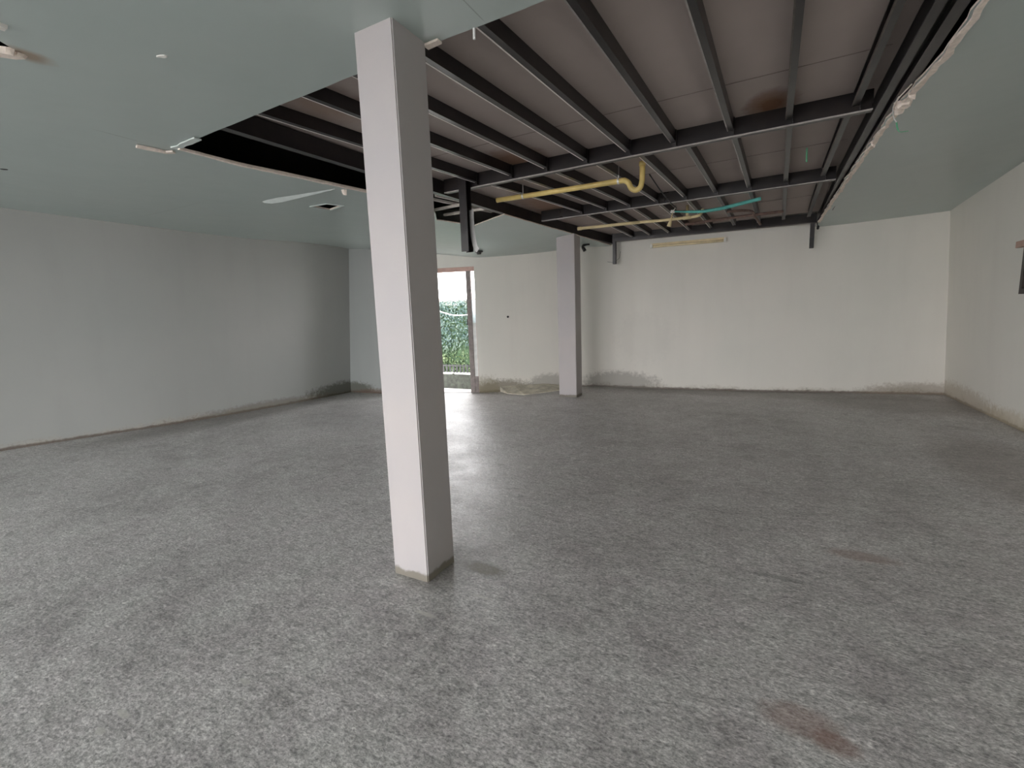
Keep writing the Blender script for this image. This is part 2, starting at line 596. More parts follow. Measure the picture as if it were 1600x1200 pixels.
bm = bmesh.new()
fl = [(-10.45, -8.1), (2.8, -8.1), (2.8, 10.0), (1.05, 9.75), (-0.19, 9.55), (-1.76, 9.40), (-3.1, 9.38), (-3.55, 9.2), (-4.05, 8.82), (-4.55, 8.41),
      (-5.06, 7.98), (-6.14, 7.62), (-7.03, 7.33), (-8.1, 7.25)]
prism(bm, fl, -0.15, 0.0)
struct(link('floor', bm, 'floor'))

# high roof over the dark void above the ceiling
bm = bmesh.new()
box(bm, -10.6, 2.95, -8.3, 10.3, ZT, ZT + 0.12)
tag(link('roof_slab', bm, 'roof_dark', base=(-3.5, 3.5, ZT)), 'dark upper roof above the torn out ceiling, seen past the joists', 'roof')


# ------------------------------------------------------------------ the hanging ceiling
def S(y):
    """how far the old frame and ceiling sag towards the back wall"""
    return 0.0065 * max(0.0, y - 5.0) ** 2


anchors = [(-10.0, -8, 3.0), (2.5, -8, 3.0), (-4, -8, 2.97), (-9.4, -3, 3.10), (-8.62, 2.2, 3.09), (-8.0, 3.5, 3.01), (-7.73, 5.15, 2.985), (-7.68, 6.2, 3.04), (-7.65, 7.1, 3.035),
           (-7.03, 7.22, 2.965), (-5.54, 7.7, 2.77), (-5.05, 7.89, 2.69), (-4.66, 8.2, 2.707), (-3.85, 8.87, 2.789), (-3.4, 9.22, 2.86), (-2.85, 9.31, 2.84), (0.87, 9.62, 2.83), (1.5, 9.72, 2.85), (2.1, 9.82, 2.89),
           (2.5, 9.9, 2.905), (2.5, 8.8, 2.975), (2.5, 7.6, 3.045), (2.5, 6.5, 3.05), (2.5, 3, 3.05), (2.5, -3, 3.0),
           (-3, -3, 2.97), (0, 0, 2.97), (-4.3, 2.28, 2.97), (-1.6, 2.2, 2.97), (0.9, 2.2, 2.97), (-3, 0.8, 2.97), (-3.97, 4.15, 2.97),
           (0.88, 3.9, 2.97), (0.80, 4.7, 2.97), (0.78, 5.9, 2.965), (0.75, 7.5, 2.93), (0.68, 9.2, 2.86), (-3.32, 6.1, 2.96),
           (-3.11, 7.8, 2.915), (-5.0, 4.3, 2.97), (-6.0, 1.7, 2.97), (-5.3, 5.8, 2.97), (-4.0, 6.3, 2.93), (-5.3, 3.8, 2.97)]


def tps(P):
    X = np.array([[a, b] for a, b, _ in P], float)
    z = np.array([c for _, _, c in P])
    n = len(P)

    def K(A, B):
        d2 = ((A[:, None, :] - B[None, :, :]) ** 2).sum(-1)
        return 0.5 * d2 * np.log(d2 + 1e-9)
    A = np.zeros((n + 3, n + 3))
    A[:n, :n] = K(X, X) + 0.02 * np.eye(n)
    A[:n, n] = 1
    A[:n, n + 1:] = X
    A[n:, :n] = A[:n, n:].T
    w = np.linalg.solve(A, np.concatenate([z, [0, 0, 0]]))

    def f(x, y):
        q = np.array([[x, y]], float)
        return float((K(q, X) @ w[:n])[0] + w[n] + w[n + 1] * x + w[n + 2] * y)
    return f


ZC = tps(anchors)


def ragged(a, b, n, amp, rnd):
    a, b = Vector(a), Vector(b)
    d = (b - a).normalized()
    nn = Vector((-d.y, d.x))
    return [tuple(a + (b - a) * (k / n) + nn * (rnd.uniform(-amp, amp) if 0 < k < n else 0)) for k in range(n)]


rnd = random.Random(3)
room = [(-10.33, -8.02)] + [(x - 0.02, y) for x, y in LEFT[1:-1]] + [(-7.97, 7.17), (-7.03, 7.24), (-6.12, 7.54), (-5.06, 7.897)] + [(x, y + 0.025) for x, y in B1[1:] if x < -2.75]
notch = [(-2.72, 9.33)]                                                # start of the cut at the back wall
left_edge = [(-2.72, 9.33), (-3.05, 7.8), (-3.33, 6.05), (-4.03, 6.33), (-4.30, 5.75), (-3.80, 5.0), (-3.985, 4.15), (-4.25, 2.75), (-4.30, 2.26)]
for a, b in zip(left_edge[:-1], left_edge[1:]):
    seg = ragged(a, b, max(2, int((Vector(a) - Vector(b)).length / 0.12)), 0.006, rnd)
    notch += seg[1:] if a == left_edge[0] else seg
near_edge = ragged((-4.30, 2.26), (0.90, 2.19), 26, 0.003, rnd)
notch += near_edge
right_pts = [(0.90, 2.19), (0.88, 3.36), (0.88, 3.9), (0.815, 4.68), (0.785, 5.9), (0.75, 7.5), (0.70, 9.60)]
for a, b in zip(right_pts[:-1], right_pts[1:]):
    notch += ragged(a, b, max(2, int((Vector(a) - Vector(b)).length / 0.09)), 0.012, rnd)
room += notch + [(0.70, 9.63), (1.05, 9.68), (2.66, 9.92), (2.68, 7.2), (2.68, -8.02)]
vent = [(-5.045, 4.17), (-4.80, 4.19), (-4.72, 4.37), (-5.03, 4.44)]
broken = [(-3.485, 1.11), (-3.43, 1.03), (-3.48, 0.88), (-3.95, 0.80), (-4.0, 1.0), (-3.62, 1.05)]


def inside(p, poly):
    c = False
    j = len(poly) - 1
    for i in range(len(poly)):
        (xi, yi), (xj, yj) = poly[i], poly[j]
        if (yi > p[1]) != (yj > p[1]) and p[0] < (xj - xi) * (p[1] - yi) / (yj - yi) + xi:
            c = not c
        j = i
    return c


room = [(x + (lean(x) * 2.98 if (x > 1.0 or x < -7.0) else 0), y) for x, y in room]
pts2 = [Vector(p) for p in room]
edges = [(i, (i + 1) % len(room)) for i in range(len(room))]
for hole in (vent, broken):
    s0 = len(pts2)
    pts2 += [Vector(p) for p in hole]
    edges += [(s0 + i, s0 + (i + 1) % len(hole)) for i in range(len(hole))]
yy = -7.8
while yy < 9.9:
    xx = -10.1
    while xx < 2.6:
        q = (xx, yy)
        if inside(q, room) and not inside(q, vent) and not inside(q, broken) and \
                min((Vector(q) - Vector(r)).length for r in room) > 0.12:
            pts2.append(Vector(q))
        xx += 0.33
    yy += 0.33
ov, oe, of, *_ = delaunay_2d_cdt(pts2, edges, [], 0, 1e-5)
bm = bmesh.new()
bv = [bm.verts.new((p.x, p.y, ZC(p.x, p.y))) for p in ov]
for f in of:
    c = sum((ov[i] for i in f), Vector((0, 0))) / len(f)
    if inside(c, room) and not inside(c, vent) and not inside(c, broken):
        bm.faces.new([bv[i] for i in f])
for v in [v for v in bm.verts if not v.link_faces]:
    bm.verts.remove(v)
low = list(bm.faces)
for f in low:
    if f.normal.z > 0:
        f.normal_flip()
ret = bmesh.ops.duplicate(bm, geom=list(bm.verts) + list(bm.edges) + low)
vmap = ret['vert_map']
bedges = [e for e in bm.edges if len(e.link_faces) == 1 and all(v in vmap for v in e.verts) and e in set(ret['edge_map'])]
newv = [g for g in ret['geom'] if isinstance(g, bmesh.types.BMVert)]
for v in newv:
    v.co.z += 0.014
low_set = set(low)
pairs = {}
orig = [e for e in bm.edges if len(e.link_faces) == 1 and e.link_faces[0] in low_set]
for e in orig:
    a, b = e.verts
    try:
        f = bm.faces.new((a, b, vmap[b], vmap[a]))
        f.material_index = 1
    except (ValueError, KeyError):
        pass
for f in bm.faces:
    f.smooth = f.material_index == 0
for e in bm.edges:
    if any(f.material_index == 1 for f in e.link_faces):
        e.smooth = False
o = link('ceiling', bm, None, mats=['ceiling', 'gypsum'])
struct(o)


# torn edge of the boards: gypsum core and battens left along the cut
def edge_strip(name, path, w, h, mat, label, cat, dz=-0.004, jit=0.0, seed=1):
    rn = random.Random(seed)
    P = []
    for a, b in zip(path[:-1], path[1:]):
        n = max(1, int((Vector(a) - Vector(b)).length / 0.07))
        for k in range(n):
            p = Vector(a).lerp(Vector(b), k / n)
            P.append(p)
    P.append(Vector(path[-1]))
    bm = bmesh.new()
    rings = []
    for i, p in enumerate(P):
        d = (P[min(i + 1, len(P) - 1)] - P[max(i - 1, 0)]).normalized()
        s = Vector((d.y, -d.x))
        ww = w * (1 + rn.uniform(-jit, jit))
        sh = rn.uniform(-jit, jit) * w * 0.6
        z = ZC(p.x, p.y) + dz
        hh = h * (1 + rn.uniform(-jit, jit) * 0.6)
        rings.append([bm.verts.new((p.x + s.x * (sh + a), p.y + s.y * (sh + a), z + c))
                      for a, c in ((-ww / 2, 0), (ww / 2, 0), (ww / 2, -hh), (-ww / 2, -hh))])
    for i in range(len(rings) - 1):
        for k in range(4):
            bm.faces.new((rings[i][k], rings[i][(k + 1) % 4], rings[i + 1][(k + 1) % 4], rings[i + 1][k]))
    bm.faces.new(rings[0][::-1])
    bm.faces.new(rings[-1])
    c0 = P[0]
    return tag(link(name, bm, mat, base=(c0.x, c0.y, ZC(c0.x, c0.y))), label, cat)


edge_strip('edge_batten', [(-4.24, 2.26), (-4.235, 2.75), (-3.97, 4.15), (-3.86, 4.70)], 0.035, 0.018, 'gypsum',
           'pale pinkish batten along the left edge of the ceiling cut', 'batten', jit=0.15, seed=4)
edge_strip('torn_board_edge', [(0.925, 2.2), (0.905, 3.36), (0.90, 3.9), (0.84, 4.68), (0.81, 5.9), (0.775, 7.5), (0.72, 9.2)], 0.032, 0.016,
           'gypsum', 'ragged whitish torn board edge along the right side of the ceiling cut', 'board edge', jit=0.38, seed=9)
edge_strip('edge_batten', [(-4.46, 2.06), (-4.42, 2.25), (-4.37, 2.29)], 0.045, 0.014, 'gypsum',
           'short broken pinkish batten stub sticking out at the left corner of the ceiling cut', 'batten', jit=0.2, seed=5)
edge_strip('torn_paper_flap', [(-4.28, 2.25), (-3.93, 2.24)], 0.05, 0.010, 'tape',
           'pale torn paper flap on the near edge at the left corner of the cut', 'paper flap', jit=0.2, seed=6)
edge_strip('torn_paper_flap', [(-1.66, 2.205), (-1.565, 2.205)], 0.045, 0.012, 'gypsum',
           'small pale torn flap on the cut edge beside the near column top', 'paper flap', jit=0.2, seed=7)

# long tongue of loose joint tape left of the near column
bm = bmesh.new()
tape_pts = [(-5.30, 3.70, .05), (-5.20, 3.73, .13), (-5.02, 3.745, .15), (-4.85, 3.76, .12), (-4.65, 3.775, .09), (-4.45, 3.79, .06), (-4.2, 3.80, .02)]
ra = []
for x, y, w in tape_pts:
    z = ZC(x, y)
    ra.append([bm.verts.new((x + .2 * w, y - w / 2, z - 0.003)), bm.verts.new((x, y, z - 0.003 - w * .22)), bm.verts.new((x - .2 * w, y + w / 2, z - 0.006)),
               bm.verts.new((x, y, z + 0.0 - 0.001))])
for i in range(len(ra) - 1):
    for k in range(4):
        bm.faces.new((ra[i][k], ra[i][(k + 1) % 4], ra[i + 1][(k + 1) % 4], ra[i + 1][k]))
bm.faces.new(ra[0][::-1])
bm.faces.new(ra[-1])
tag(link('loose_joint_tape', bm, 'tape', base=(-5.2, 3.73, 2.97)), 'long pale tongue of loose joint tape on the ceiling beside the square hole', 'tape')


def chip(name, x, y, size, mat, label, cat, drop=0.02, seed=1, ang=0.0, stretch=1.0, z=None):
    rn = random.Random(seed)
    bm = bmesh.new()
    n = 8
    z = ZC(x, y) if z is None else z
    top, bot = [], []
    for k in range(n):
        t = 2 * PI * k / n
        r = size * rn.uniform(0.6, 1.1)
        a, b = r * math.cos(t) * stretch, r * math.sin(t)
        px, py = x + a * math.cos(ang) - b * math.sin(ang), y + a * math.sin(ang) + b * math.cos(ang)
        top.append(bm.verts.new((px, py, z + 0.002)))
        bot.append(bm.verts.new((x + (px - x) * .8, y + (py - y) * .8, z - drop * rn.uniform(0.5, 1.0))))
    bm.faces.new(top)
    bm.faces.new(bot[::-1])
    for k in range(n):
        bm.faces.new((top[k], bot[k], bot[(k + 1) % n], top[(k + 1) % n]))
    return tag(link(name, bm, mat, base=(x, y, z)), label, cat)


chip('paint_flake', -4.165, 3.90, 0.035, 'gypsum', 'pointed white flake hanging at the batten left of the near column', 'paint flake', 0.06, 2)
chip('paint_flake', -2.93, 1.537, 0.016, 'white_plastic', 'tiny white chip alone on the near left ceiling', 'paint flake', 0.006, 5, 0.4, 2.2)
chip('broken_board_piece', -3.53, 1.085, 0.05, 'gypsum', 'broken pinkish white board piece at the hole in the top left corner', 'board piece', 0.03, 8, 0.5, 1.6)
chip('broken_board_piece', -3.55, 1.12, 0.035, 'gypsum', 'lower splintered piece under the hole in the top left corner', 'board piece', 0.02, 11, 0.6, 2.2)
chip('round_ceiling_cap', -3.262, 1.005, 0.035, 'white_plastic', 'small white cap above the hole in the top left corner', 'cap', 0.02, 14)
chip('ceiling_scuff', -6.03, 1.72, 0.02, 'black_plastic', 'short dark dash on the ceiling at the far left of the photo', 'scuff', 0.004, 3, 0.7, 2.0)
for k, (x, y, s_, lab) in enumerate(((0.835, 4.62, .045, 'crumbling white lump half way along the right torn edge'),
                                     (0.845, 4.75, .032, 'small crumb just behind the white lump on the right torn edge'),
                                     (0.86, 4.48, .022, 'small crumb just before the white lump on the right torn edge'),
                                     (0.815, 5.55, .020, 'tiny white crumb on the far part of the right torn edge'))):
    chip('board_crumb', x, y, s_, 'gypsum', lab, 'crumb', 0.05, 20 + k, 0.3 * k, 1.3)
for k, (x, y, lab) in enumerate(((-4.12, 3.2, 'white crumb on the left batten near the front corner'), (-4.06, 3.55, 'white crumb on the left batten, middle one'),
                                 (-4.00, 3.85, 'white crumb on the left batten nearest the hanging flake'))):
    chip('board_crumb', x - .03, y, 0.014, 'gypsum', lab, 'crumb', 0.03, 40 + k, 0.3 * k, 1.6)

# trim around the square hole
bm = bmesh.new()
vc = Vector((sum(p[0] for p in vent) / 4, sum(p[1] for p in vent) / 4))
for i in range(4):
    a, b = Vector(vent[i]), Vector(vent[(i + 1) % 4])
    ao, bo = vc + (a - vc) * 1.13, vc + (b - vc) * 1.13
    q = []
    for p in (a, b, bo, ao):
        q.append(bm.verts.new((p.x, p.y, ZC(p.x, p.y) - 0.012)))
    q2 = [bm.verts.new((v.co.x, v.co.y, v.co.z + 0.011)) for v in q]
    bm.faces.new(q)
    bm.faces.new(q2[::-1])
    for k in range(4):
        bm.faces.new((q[k], q[(k + 1) % 4], q2[(k + 1) % 4], q2[k]))
tag(link('vent_frame', bm, 'tape', base=(vc.x, vc.y, 2.97)), 'thin pale frame round the small square hole in the ceiling', 'vent frame')


# low cement ledge along the angled wall by the far column
bm = bmesh.new()
prism(bm, [(-4.72, 8.14), (-4.45, 7.95), (-4.05, 7.91), (-3.78, 8.30), (-3.55, 8.70), (-3.35, 9.17), (-4.0, 8.735), (-4.5, 8.325)], -0.001, 0.012)
for v in bm.verts:                                   # sloped up towards the wall
    if v.co.z > 0 and (v.co.y - 7.877) > 0.78 * (v.co.x + 5.06) - 0.03:
        v.co.z = 0.11
bmesh.ops.triangulate(bm, faces=[f for f in bm.faces if len(f.verts) > 4])
tag(link('cement_ledge', bm, 'ledge', base=(-4.2, 8.3, 0)), 'low sandy stained cement ledge at the wall foot behind the far column', 'ledge')

# ------------------------------------------------------------------ columns
def column(x, y, w, d, label):
    bm = bmesh.new()
    top = min(ZC(x + a, y + b) for a in (0, w) for b in (0, d)) + 0.004
    v = box(bm, x, x + w, y, y + d, -0.002, top)
    for vv in v[4:]:
        vv.co.z = ZC(vv.co.x, vv.co.y) + 0.006
    ed = [e for e in bm.edges if abs(e.verts[0].co.z - e.verts[1].co.z) > 1]
    bmesh.ops.bevel(bm, geom=ed, offset=0.006, segments=2, affect='EDGES')
    return tag(link('column', bm, 'column', base=(x + w / 2, y + d / 2, 0)), label, 'column')


column(-1.909, 1.936, 0.256, 0.26, 'large near square white plastered column standing in mid floor')
column(-3.33, 7.942, 0.341, 0.30, 'far square white plastered column under the corner of the steel frame')


# ------------------------------------------------------------------ steel frame above the cut ceiling
ROWS = [(2.05, 4.74), (4.83, 6.88), (6.97, 9.14)]
JX = {  # joist x at the start and end of each bay, from the right hand side of the frame
    0: ([0.555, 0.09, -0.405, -0.92, -1.415, -1.875, -2.36, -2.86, -3.37], [0.57, 0.12, -0.32, -0.80, -1.22, -1.65, -2.09, -2.51, -2.96]),
    1: ([0.545, 0.13, -0.305, -0.71, -1.15, -1.60, -2.07, -2.47, -2.90], [0.55, 0.17, -0.23, -0.62, -1.00, -1.375, -1.755, -2.10, -2.47]),
    2: ([0.55, 0.17, -0.23, -0.62, -1.00, -1.375, -1.755, -2.10, -2.47], [0.57, 0.22, -0.14, -0.51, -0.88, -1.23, -1.59, -1.93, -2.26])}
ORD = ['first', 'second', 'third', 'fourth', 'fifth', 'sixth', 'seventh', 'eighth', 'ninth']
BAY = ['nearest bay', 'middle bay', 'far bay']
# C profile, web on the right of travel (+x side), flanges to the left
CPR = [(0.022, 0.0), (0.022, 0.10), (-0.022, 0.10), (-0.022, 0.092), (0.015, 0.092), (0.015, 0.006), (-0.022, 0.006), (-0.022, 0.0)]
for b in range(3):
    y0, y1 = ROWS[b]
    for j in range(9):
        x0, x1 = JX[b][0][j], JX[b][1][j]
        P = []
        for k in range(5):
            t = k / 4
            y = y0 + (y1 - y0) * t
            P.append((x0 + (x1 - x0) * t, y, 3.048 - S(y)))
        bm = bmesh.new()
        sweep(bm, CPR, P)
        jo = tag(link('steel_joist', bm, 'steel', base=P[0]),
            'black steel joist, %s from the right in the %s of the ceiling frame' % (ORD[j], BAY[b]), 'steel joist', 'joists of the ceiling frame')
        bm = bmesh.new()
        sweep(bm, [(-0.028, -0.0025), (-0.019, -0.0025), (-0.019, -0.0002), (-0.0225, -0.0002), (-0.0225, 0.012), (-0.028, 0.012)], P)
        lip = link('flange_glint', bm, 'lip_bright' if j > 3 else ('lip_mid' if j > 1 else 'lip_dull'), jo)  # painted glint, paler on the left joists and fading to the right
        lip['label'] = 'lower lip toned for the door glint'


def cross_beam(y, x0, x1, y_right, label, jx, stiff=True):
    root = empty('cross_beam', (x0, y, 3.0 - S(y)))
    tag(root, label, 'steel beam')
    prof = [(0.0, 0.0), (0.07, 0.0), (0.07, 0.008), (0.008, 0.008), (0.008, 0.142), (0.07, 0.142), (0.07, 0.15), (0.0, 0.15)]
    # travelling -x the right hand side is +y: web faces the room's front, flanges go back
    P = [(x1, y_right, 3.0 - S(y_right)), (x0, y, 3.0 - S(y))]
    P = [Vector(P[0]).lerp(Vector(P[1]), k / 6) for k in range(7)]
    bm = bmesh.new()
    sweep(bm, prof, P)
    link('beam_channel', bm, 'steel', root)
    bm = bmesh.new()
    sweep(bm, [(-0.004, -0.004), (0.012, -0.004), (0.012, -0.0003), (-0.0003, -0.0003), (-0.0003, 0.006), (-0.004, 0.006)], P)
    lip = link('flange_glint', bm, 'lip_mid' if stiff else 'lip_dull', root)
    lip['label'] = 'lower edge toned for the door glint'
    if stiff:
        for j, x in enumerate(jx):
            bm = bmesh.new()
            yb = y + (y_right - y) * (x - x0) / (x1 - x0)
            box(bm, x + 0.024, x + 0.030, yb - 0.045, yb + 0.0, 3.012 - S(y), 3.145 - S(y))
            link('cleat_plate', bm, 'steel', root)
    return root


cross_beam(4.75, -3.42, 0.68, 4.75, 'black steel cross beam nearest the camera, behind the near column', JX[0][1])
cross_beam(6.89, -3.13, 0.68, 6.89, 'middle black steel cross beam, above the yellow pipes', JX[1][1])
cross_beam(9.16, -2.66, 0.70, 9.40, 'far black steel cross beam along the back wall', JX[2][1], False)

# long side members
SPR = [(0.035, 0.0), (0.035, 0.155), (-0.035, 0.155), (-0.035, 0.147), (0.028, 0.147), (0.028, 0.008), (-0.035, 0.008), (-0.035, 0.0)]


def side_member(pts, zb, label, flip=False, prof=SPR):
    P = [(x, y, zb - S(y)) for x, y in pts]
    P2 = []
    for a, b in zip(P[:-1], P[1:]):
        for k in range(4):
            P2.append(Vector(a).lerp(Vector(b), k / 4))
    P2.append(Vector(P[-1]))
    pr = [(-a, c) for a, c in prof][::-1] if flip else prof
    bm = bmesh.new()
    sweep(bm, pr, P2)
    return tag(link('side_channel', bm, 'steel', base=P[0]), label, 'steel channel')


side_member([(-3.66, 2.05), (-3.47, 4.75), (-3.36, 6.1), (-3.13, 7.75), (-2.70, 9.30)], 2.985,
            'long black steel side channel along the left of the ceiling frame, over the far column')
side_member([(0.735, 2.05), (0.735, 4.7), (0.735, 7.0), (0.735, 9.38)], 3.02,
            'inner one of the two black side channels on the right of the ceiling frame', prof=[(a * .8, c * .8) for a, c in SPR])
side_member([(0.825, 2.05), (0.815, 4.7), (0.80, 7.0), (0.80, 9.38)], 2.99,
            'outer one of the two black side channels beside the torn right edge', prof=[(a * .9, c) for a, c in SPR])

# roof deck of cement boards lying on the frame
bm = bmesh.new()
ys = [1.9, 2.6, 3.3, 4.02, 4.08, 4.75, 5.5, 6.2, 6.9, 7.6, 8.3, 9.0, 9.28]
XL = lambda y: np.interp(y, [1.9, 4.75, 6.1, 7.75, 9.3], [-3.72, -3.50, -3.36, -3.13, -2.72])
for top in (0, 1):
    rows = []
    for y in ys:
        z = 3.15 - S(y) + 0.012 * top
        rows.append([bm.verts.new((XL(y) + (0.86 - XL(y)) * k / 8, y, z)) for k in range(9)])
    for i in range(len(ys) - 1):
        for k in range(8):
            bm.faces.new((rows[i][k], rows[i][k + 1], rows[i + 1][k + 1], rows[i + 1][k]))
tag(link('roof_deck', bm, 'deck'), 'grey brown cement board deck lying on the black steel joists', 'roof deck')
# thin seams between boards
for k, y in enumerate((4.05, 5.95, 8.2)):
    bm = bmesh.new()
    z = 3.15 - S(y)
    box(bm, float(XL(y)) + 0.1, 0.66, y - 0.004, y + 0.004, z - 0.003, z - 0.0005)
    tag(link('board_seam', bm, 'seam', base=(-1, y, z)), 'thin dark seam across the roof deck in the %s' % BAY[k], 'seam')


# hanging posts
def ipost(x, y, z0, z1, w, d, label):
    root = empty('hanger_post', (x, y, z0))
    tag(root, label, 'steel post')
    bm = bmesh.new()
    box(bm, x - 0.004, x + 0.004, y - d / 2 + 0.006, y + d / 2 - 0.006, z0, z1)
    link('web', bm, 'steel', root)
    for s_ in (-1, 1):
        bm = bmesh.new()
        yy_ = y + s_ * (d / 2 - 0.003)
        box(bm, x - w / 2, x + w / 2, yy_ - 0.003, yy_ + 0.003, z0, z1)
        link('flange', bm, 'steel', root)
    return root


post = ipost(-3.075, 4.67, 2.275, 3.14, 0.10, 0.10, 'long black steel post hanging from the near cross beam right of the near column')
bm = bmesh.new()
sweep(bm, [(-.03, 0), (.03, 0), (.03, .004), (-.03, .004)],
      smooth_path([(-3.012, 4.69, 2.74), (-3.010, 4.69, 2.55), (-3.000, 4.69, 2.42), (-2.975, 4.69, 2.32), (-2.945, 4.69, 2.28)], 4), up=Vector((0, 1, 0.001)))
fp = link('flared_plate', bm, 'galvanised', post)
fp['label'] = 'grey galvanised flared plate'
ipost(-2.60, 9.10, 2.455, 2.885, 0.06, 0.06, 'short black steel post hanging at the back wall behind the far column')
ipost(0.64, 9.33, 2.46, 2.86, 0.062, 0.06, 'short black steel post hanging at the right end of the far cross beam')
# end plate: thin wires at the foot of the left one
bm = bmesh.new()
tube(bm, [(-2.74, 9.08, 2.51), (-2.60, 9.06, 2.48), (-2.5, 9.08, 2.56), (-2.48, 9.08, 2.68)], 0.003, 6)
tag(link('loose_wire', bm, 'black_plastic', base=(-2.6, 9.06, 2.48)), 'thin loose wire round the foot of the short post behind the far column', 'wire')

# members in and above the side opening, underside glare put into their pale colour
for (a, b, w, lab) in (((-4.20, 5.53), (-3.50, 5.49), .035, 'member with painted glare crossing the side opening, nearer of two'),
                       ((-4.25, 5.87), (-3.50, 5.90), .035, 'member with painted glare crossing the side opening, farther of two'),):
    bm = bmesh.new()
    sweep(bm, [(-w / 2, 0), (w / 2, 0), (w / 2, .03), (-w / 2, .03)], [(a[0], a[1], 3.03), (b[0], b[1], 3.03)])
    tag(link('glare_member', bm, 'glare_member', base=(a[0], a[1], 3.03)), lab, 'batten')
for (a, b, lab) in (((-3.93, 5.2), (-3.68, 6.30), 'long strip with painted glare beside the left side channel above the side opening'),
                    ((-3.78, 5.05), (-3.56, 6.1), 'thin strip with painted glare close to the left side channel above the side opening')):
    bm = bmesh.new()
    sweep(bm, [(-.018, 0), (.018, 0), (.018, .03), (-.018, .03)], [(a[0], a[1], 3.075), (b[0], b[1], 3.075)])
    tag(link('glare_member', bm, 'glare_member', base=(a[0], a[1], 3.075)), lab, 'batten')

# ------------------------------------------------------------------ pipes, hose, cables
root = empty('drain_pipe', (-3.1, 5.45, 3.0))
tag(root, 'thick yellow drain pipe with a bent trap, under the middle bay', 'pipe')
bm = bmesh.new()
P = [(-3.10, 5.45, 3.006), (-2.6, 5.45, 2.997), (-2.1, 5.45, 2.989), (-1.60, 5.45, 2.983), (-1.47, 5.45, 2.982)]
P += smooth_path([(-1.44, 5.45, 2.980), (-1.395, 5.45, 2.945), (-1.365, 5.45, 2.885), (-1.315, 5.45, 2.857), (-1.265, 5.45, 2.88), (-1.245, 5.45, 2.95)], 5)
P += [(-1.243, 5.45, 3.05), (-1.243, 5.45, 3.142)]
tube(bm, P, 0.030, 18)
link('pipe_run', bm, 'yellow_pipe', root, smooth=True)
for x, z in ((-1.51, 2.983), (-2.72, 2.999)):
    bm = bmesh.new()
    tube(bm, [(x - 0.01, 5.45, z), (x + 0.01, 5.45, z)], 0.033, 18)
    box(bm, x - 0.006, x + 0.006, 5.449, 5.453, z + 0.03, 3.146)
    link('pipe_clip', bm, 'clamp', root)
bm = bmesh.new()
tube(bm, [(-1.243, 5.45, 3.10), (-1.243, 5.45, 3.145)], 0.036, 18)
link('pipe_socket', bm, 'yellow_pipe', root, smooth=True)

root = empty('drain_pipe', (-2.8, 7.7, 2.94))
tag(root, 'thinner pale yellow pipe ending in a tee, under the far bay', 'pipe')
bm = bmesh.new()
tube(bm, [(-2.82, 7.7, 2.943), (-2.2, 7.7, 2.93), (-1.79, 7.7, 2.921)], 0.024, 16)
tube(bm, [(-1.79, 7.7, 2.921), (-1.4, 7.7, 2.905), (-1.02, 7.7, 2.900)] + smooth_path([(-0.97, 7.7, 2.902), (-0.91, 7.7, 2.915), (-0.875, 7.7, 2.955), (-0.87, 7.7, 3.0)], 4), 0.022, 16)
link('pipe_run', bm, 'pale_pipe', root, smooth=True)
bm = bmesh.new()
tube(bm, [(-2.83, 7.7, 2.945), (-2.76, 7.7, 2.942)], 0.030, 16)
link('pipe_socket', bm, 'pale_pipe', root, smooth=True)
bm = bmesh.new()
tube(bm, [(-1.085, 7.7, 2.91), (-1.085, 7.7, 3.08)], 0.022, 14)
tube(bm, [(-1.14, 7.7, 2.902), (-1.03, 7.7, 2.900)], 0.028, 14)
link('pipe_tee', bm, 'pale_pipe', root, smooth=True)

root = empty('hanging_hose', (-1.24, 7.4, 2.97))
tag(root, 'teal hose hanging in a shallow curve below the far bay', 'hose')
bm = bmesh.new()
P = smooth_path([(-1.22, 7.4, 2.955), (-1.12, 7.4, 2.94), (-1.03, 7.4, 2.926), (-0.82, 7.4, 2.905), (-0.566, 7.4, 2.914), (-0.325, 7.4, 2.945), (-0.10, 7.4, 2.973)], 6)
n = len(P)
tube(bm, P, [0.011 + 0.013 * min(1, k / (n * .6)) for k in range(n)], 14)
link('hose_run', bm, 'teal', root, smooth=True)
bm = bmesh.new()
tube(bm, [(-1.27, 7.4, 2.962), (-1.215, 7.4, 2.953)], 0.024, 12)
tube(bm, [(-1.235, 7.4, 2.965), (-1.19, 7.4, 3.03)], 0.006, 8)
link('hose_fitting', bm, 'white_plastic', root, smooth=True)
bm = bmesh.new()
tube(bm, [(-1.244, 7.4, 2.945), (-1.265, 7.4, 2.86), (-1.29, 7.4, 2.77), (-1.295, 7.4, 2.752)], [0.006, 0.012, 0.03, 0.031], 14)
link('funnel', bm, 'pale_pipe', root, smooth=True)

root = empty('rusty_conduit', (-0.9, 8.3, 2.94))
tag(root, 'dull rusty pipe running level under the far bay near the back wall', 'pipe')
bm = bmesh.new()
tube(bm, [(-1.2, 8.3, 2.905), (-0.86, 8.3, 2.915), (-0.4, 8.3, 2.925), (0.19, 8.3, 2.925)], 0.020, 12)
link('pipe_run', bm, 'rust_steel', root, smooth=True)
bm = bmesh.new()
tube(bm, smooth_path([(-0.55, 7.9, 2.95), (-0.30, 8.0, 2.95), (-0.21, 8.15, 2.94), (-0.20, 8.3, 2.915), (-0.16, 8.6, 2.90), (-0.12, 9.05, 2.89)], 4), 0.018, 12)
link('pipe_branch', bm, 'rust_steel', root, smooth=True)

bm = bmesh.new()
tube(bm, smooth_path([(-1.23, 5.75, 3.08), (-1.19, 6.2, 2.99), (-1.15, 6.7, 2.93), (-1.13, 7.0, 2.92), (-1.2, 7.3, 2.95)], 5), 0.007, 8)
tag(link('hanging_cable', bm, 'black_plastic', base=(-1.2, 6.2, 3.0), smooth=True), 'thin black cable from the pipe trap back to the teal hose', 'cable')

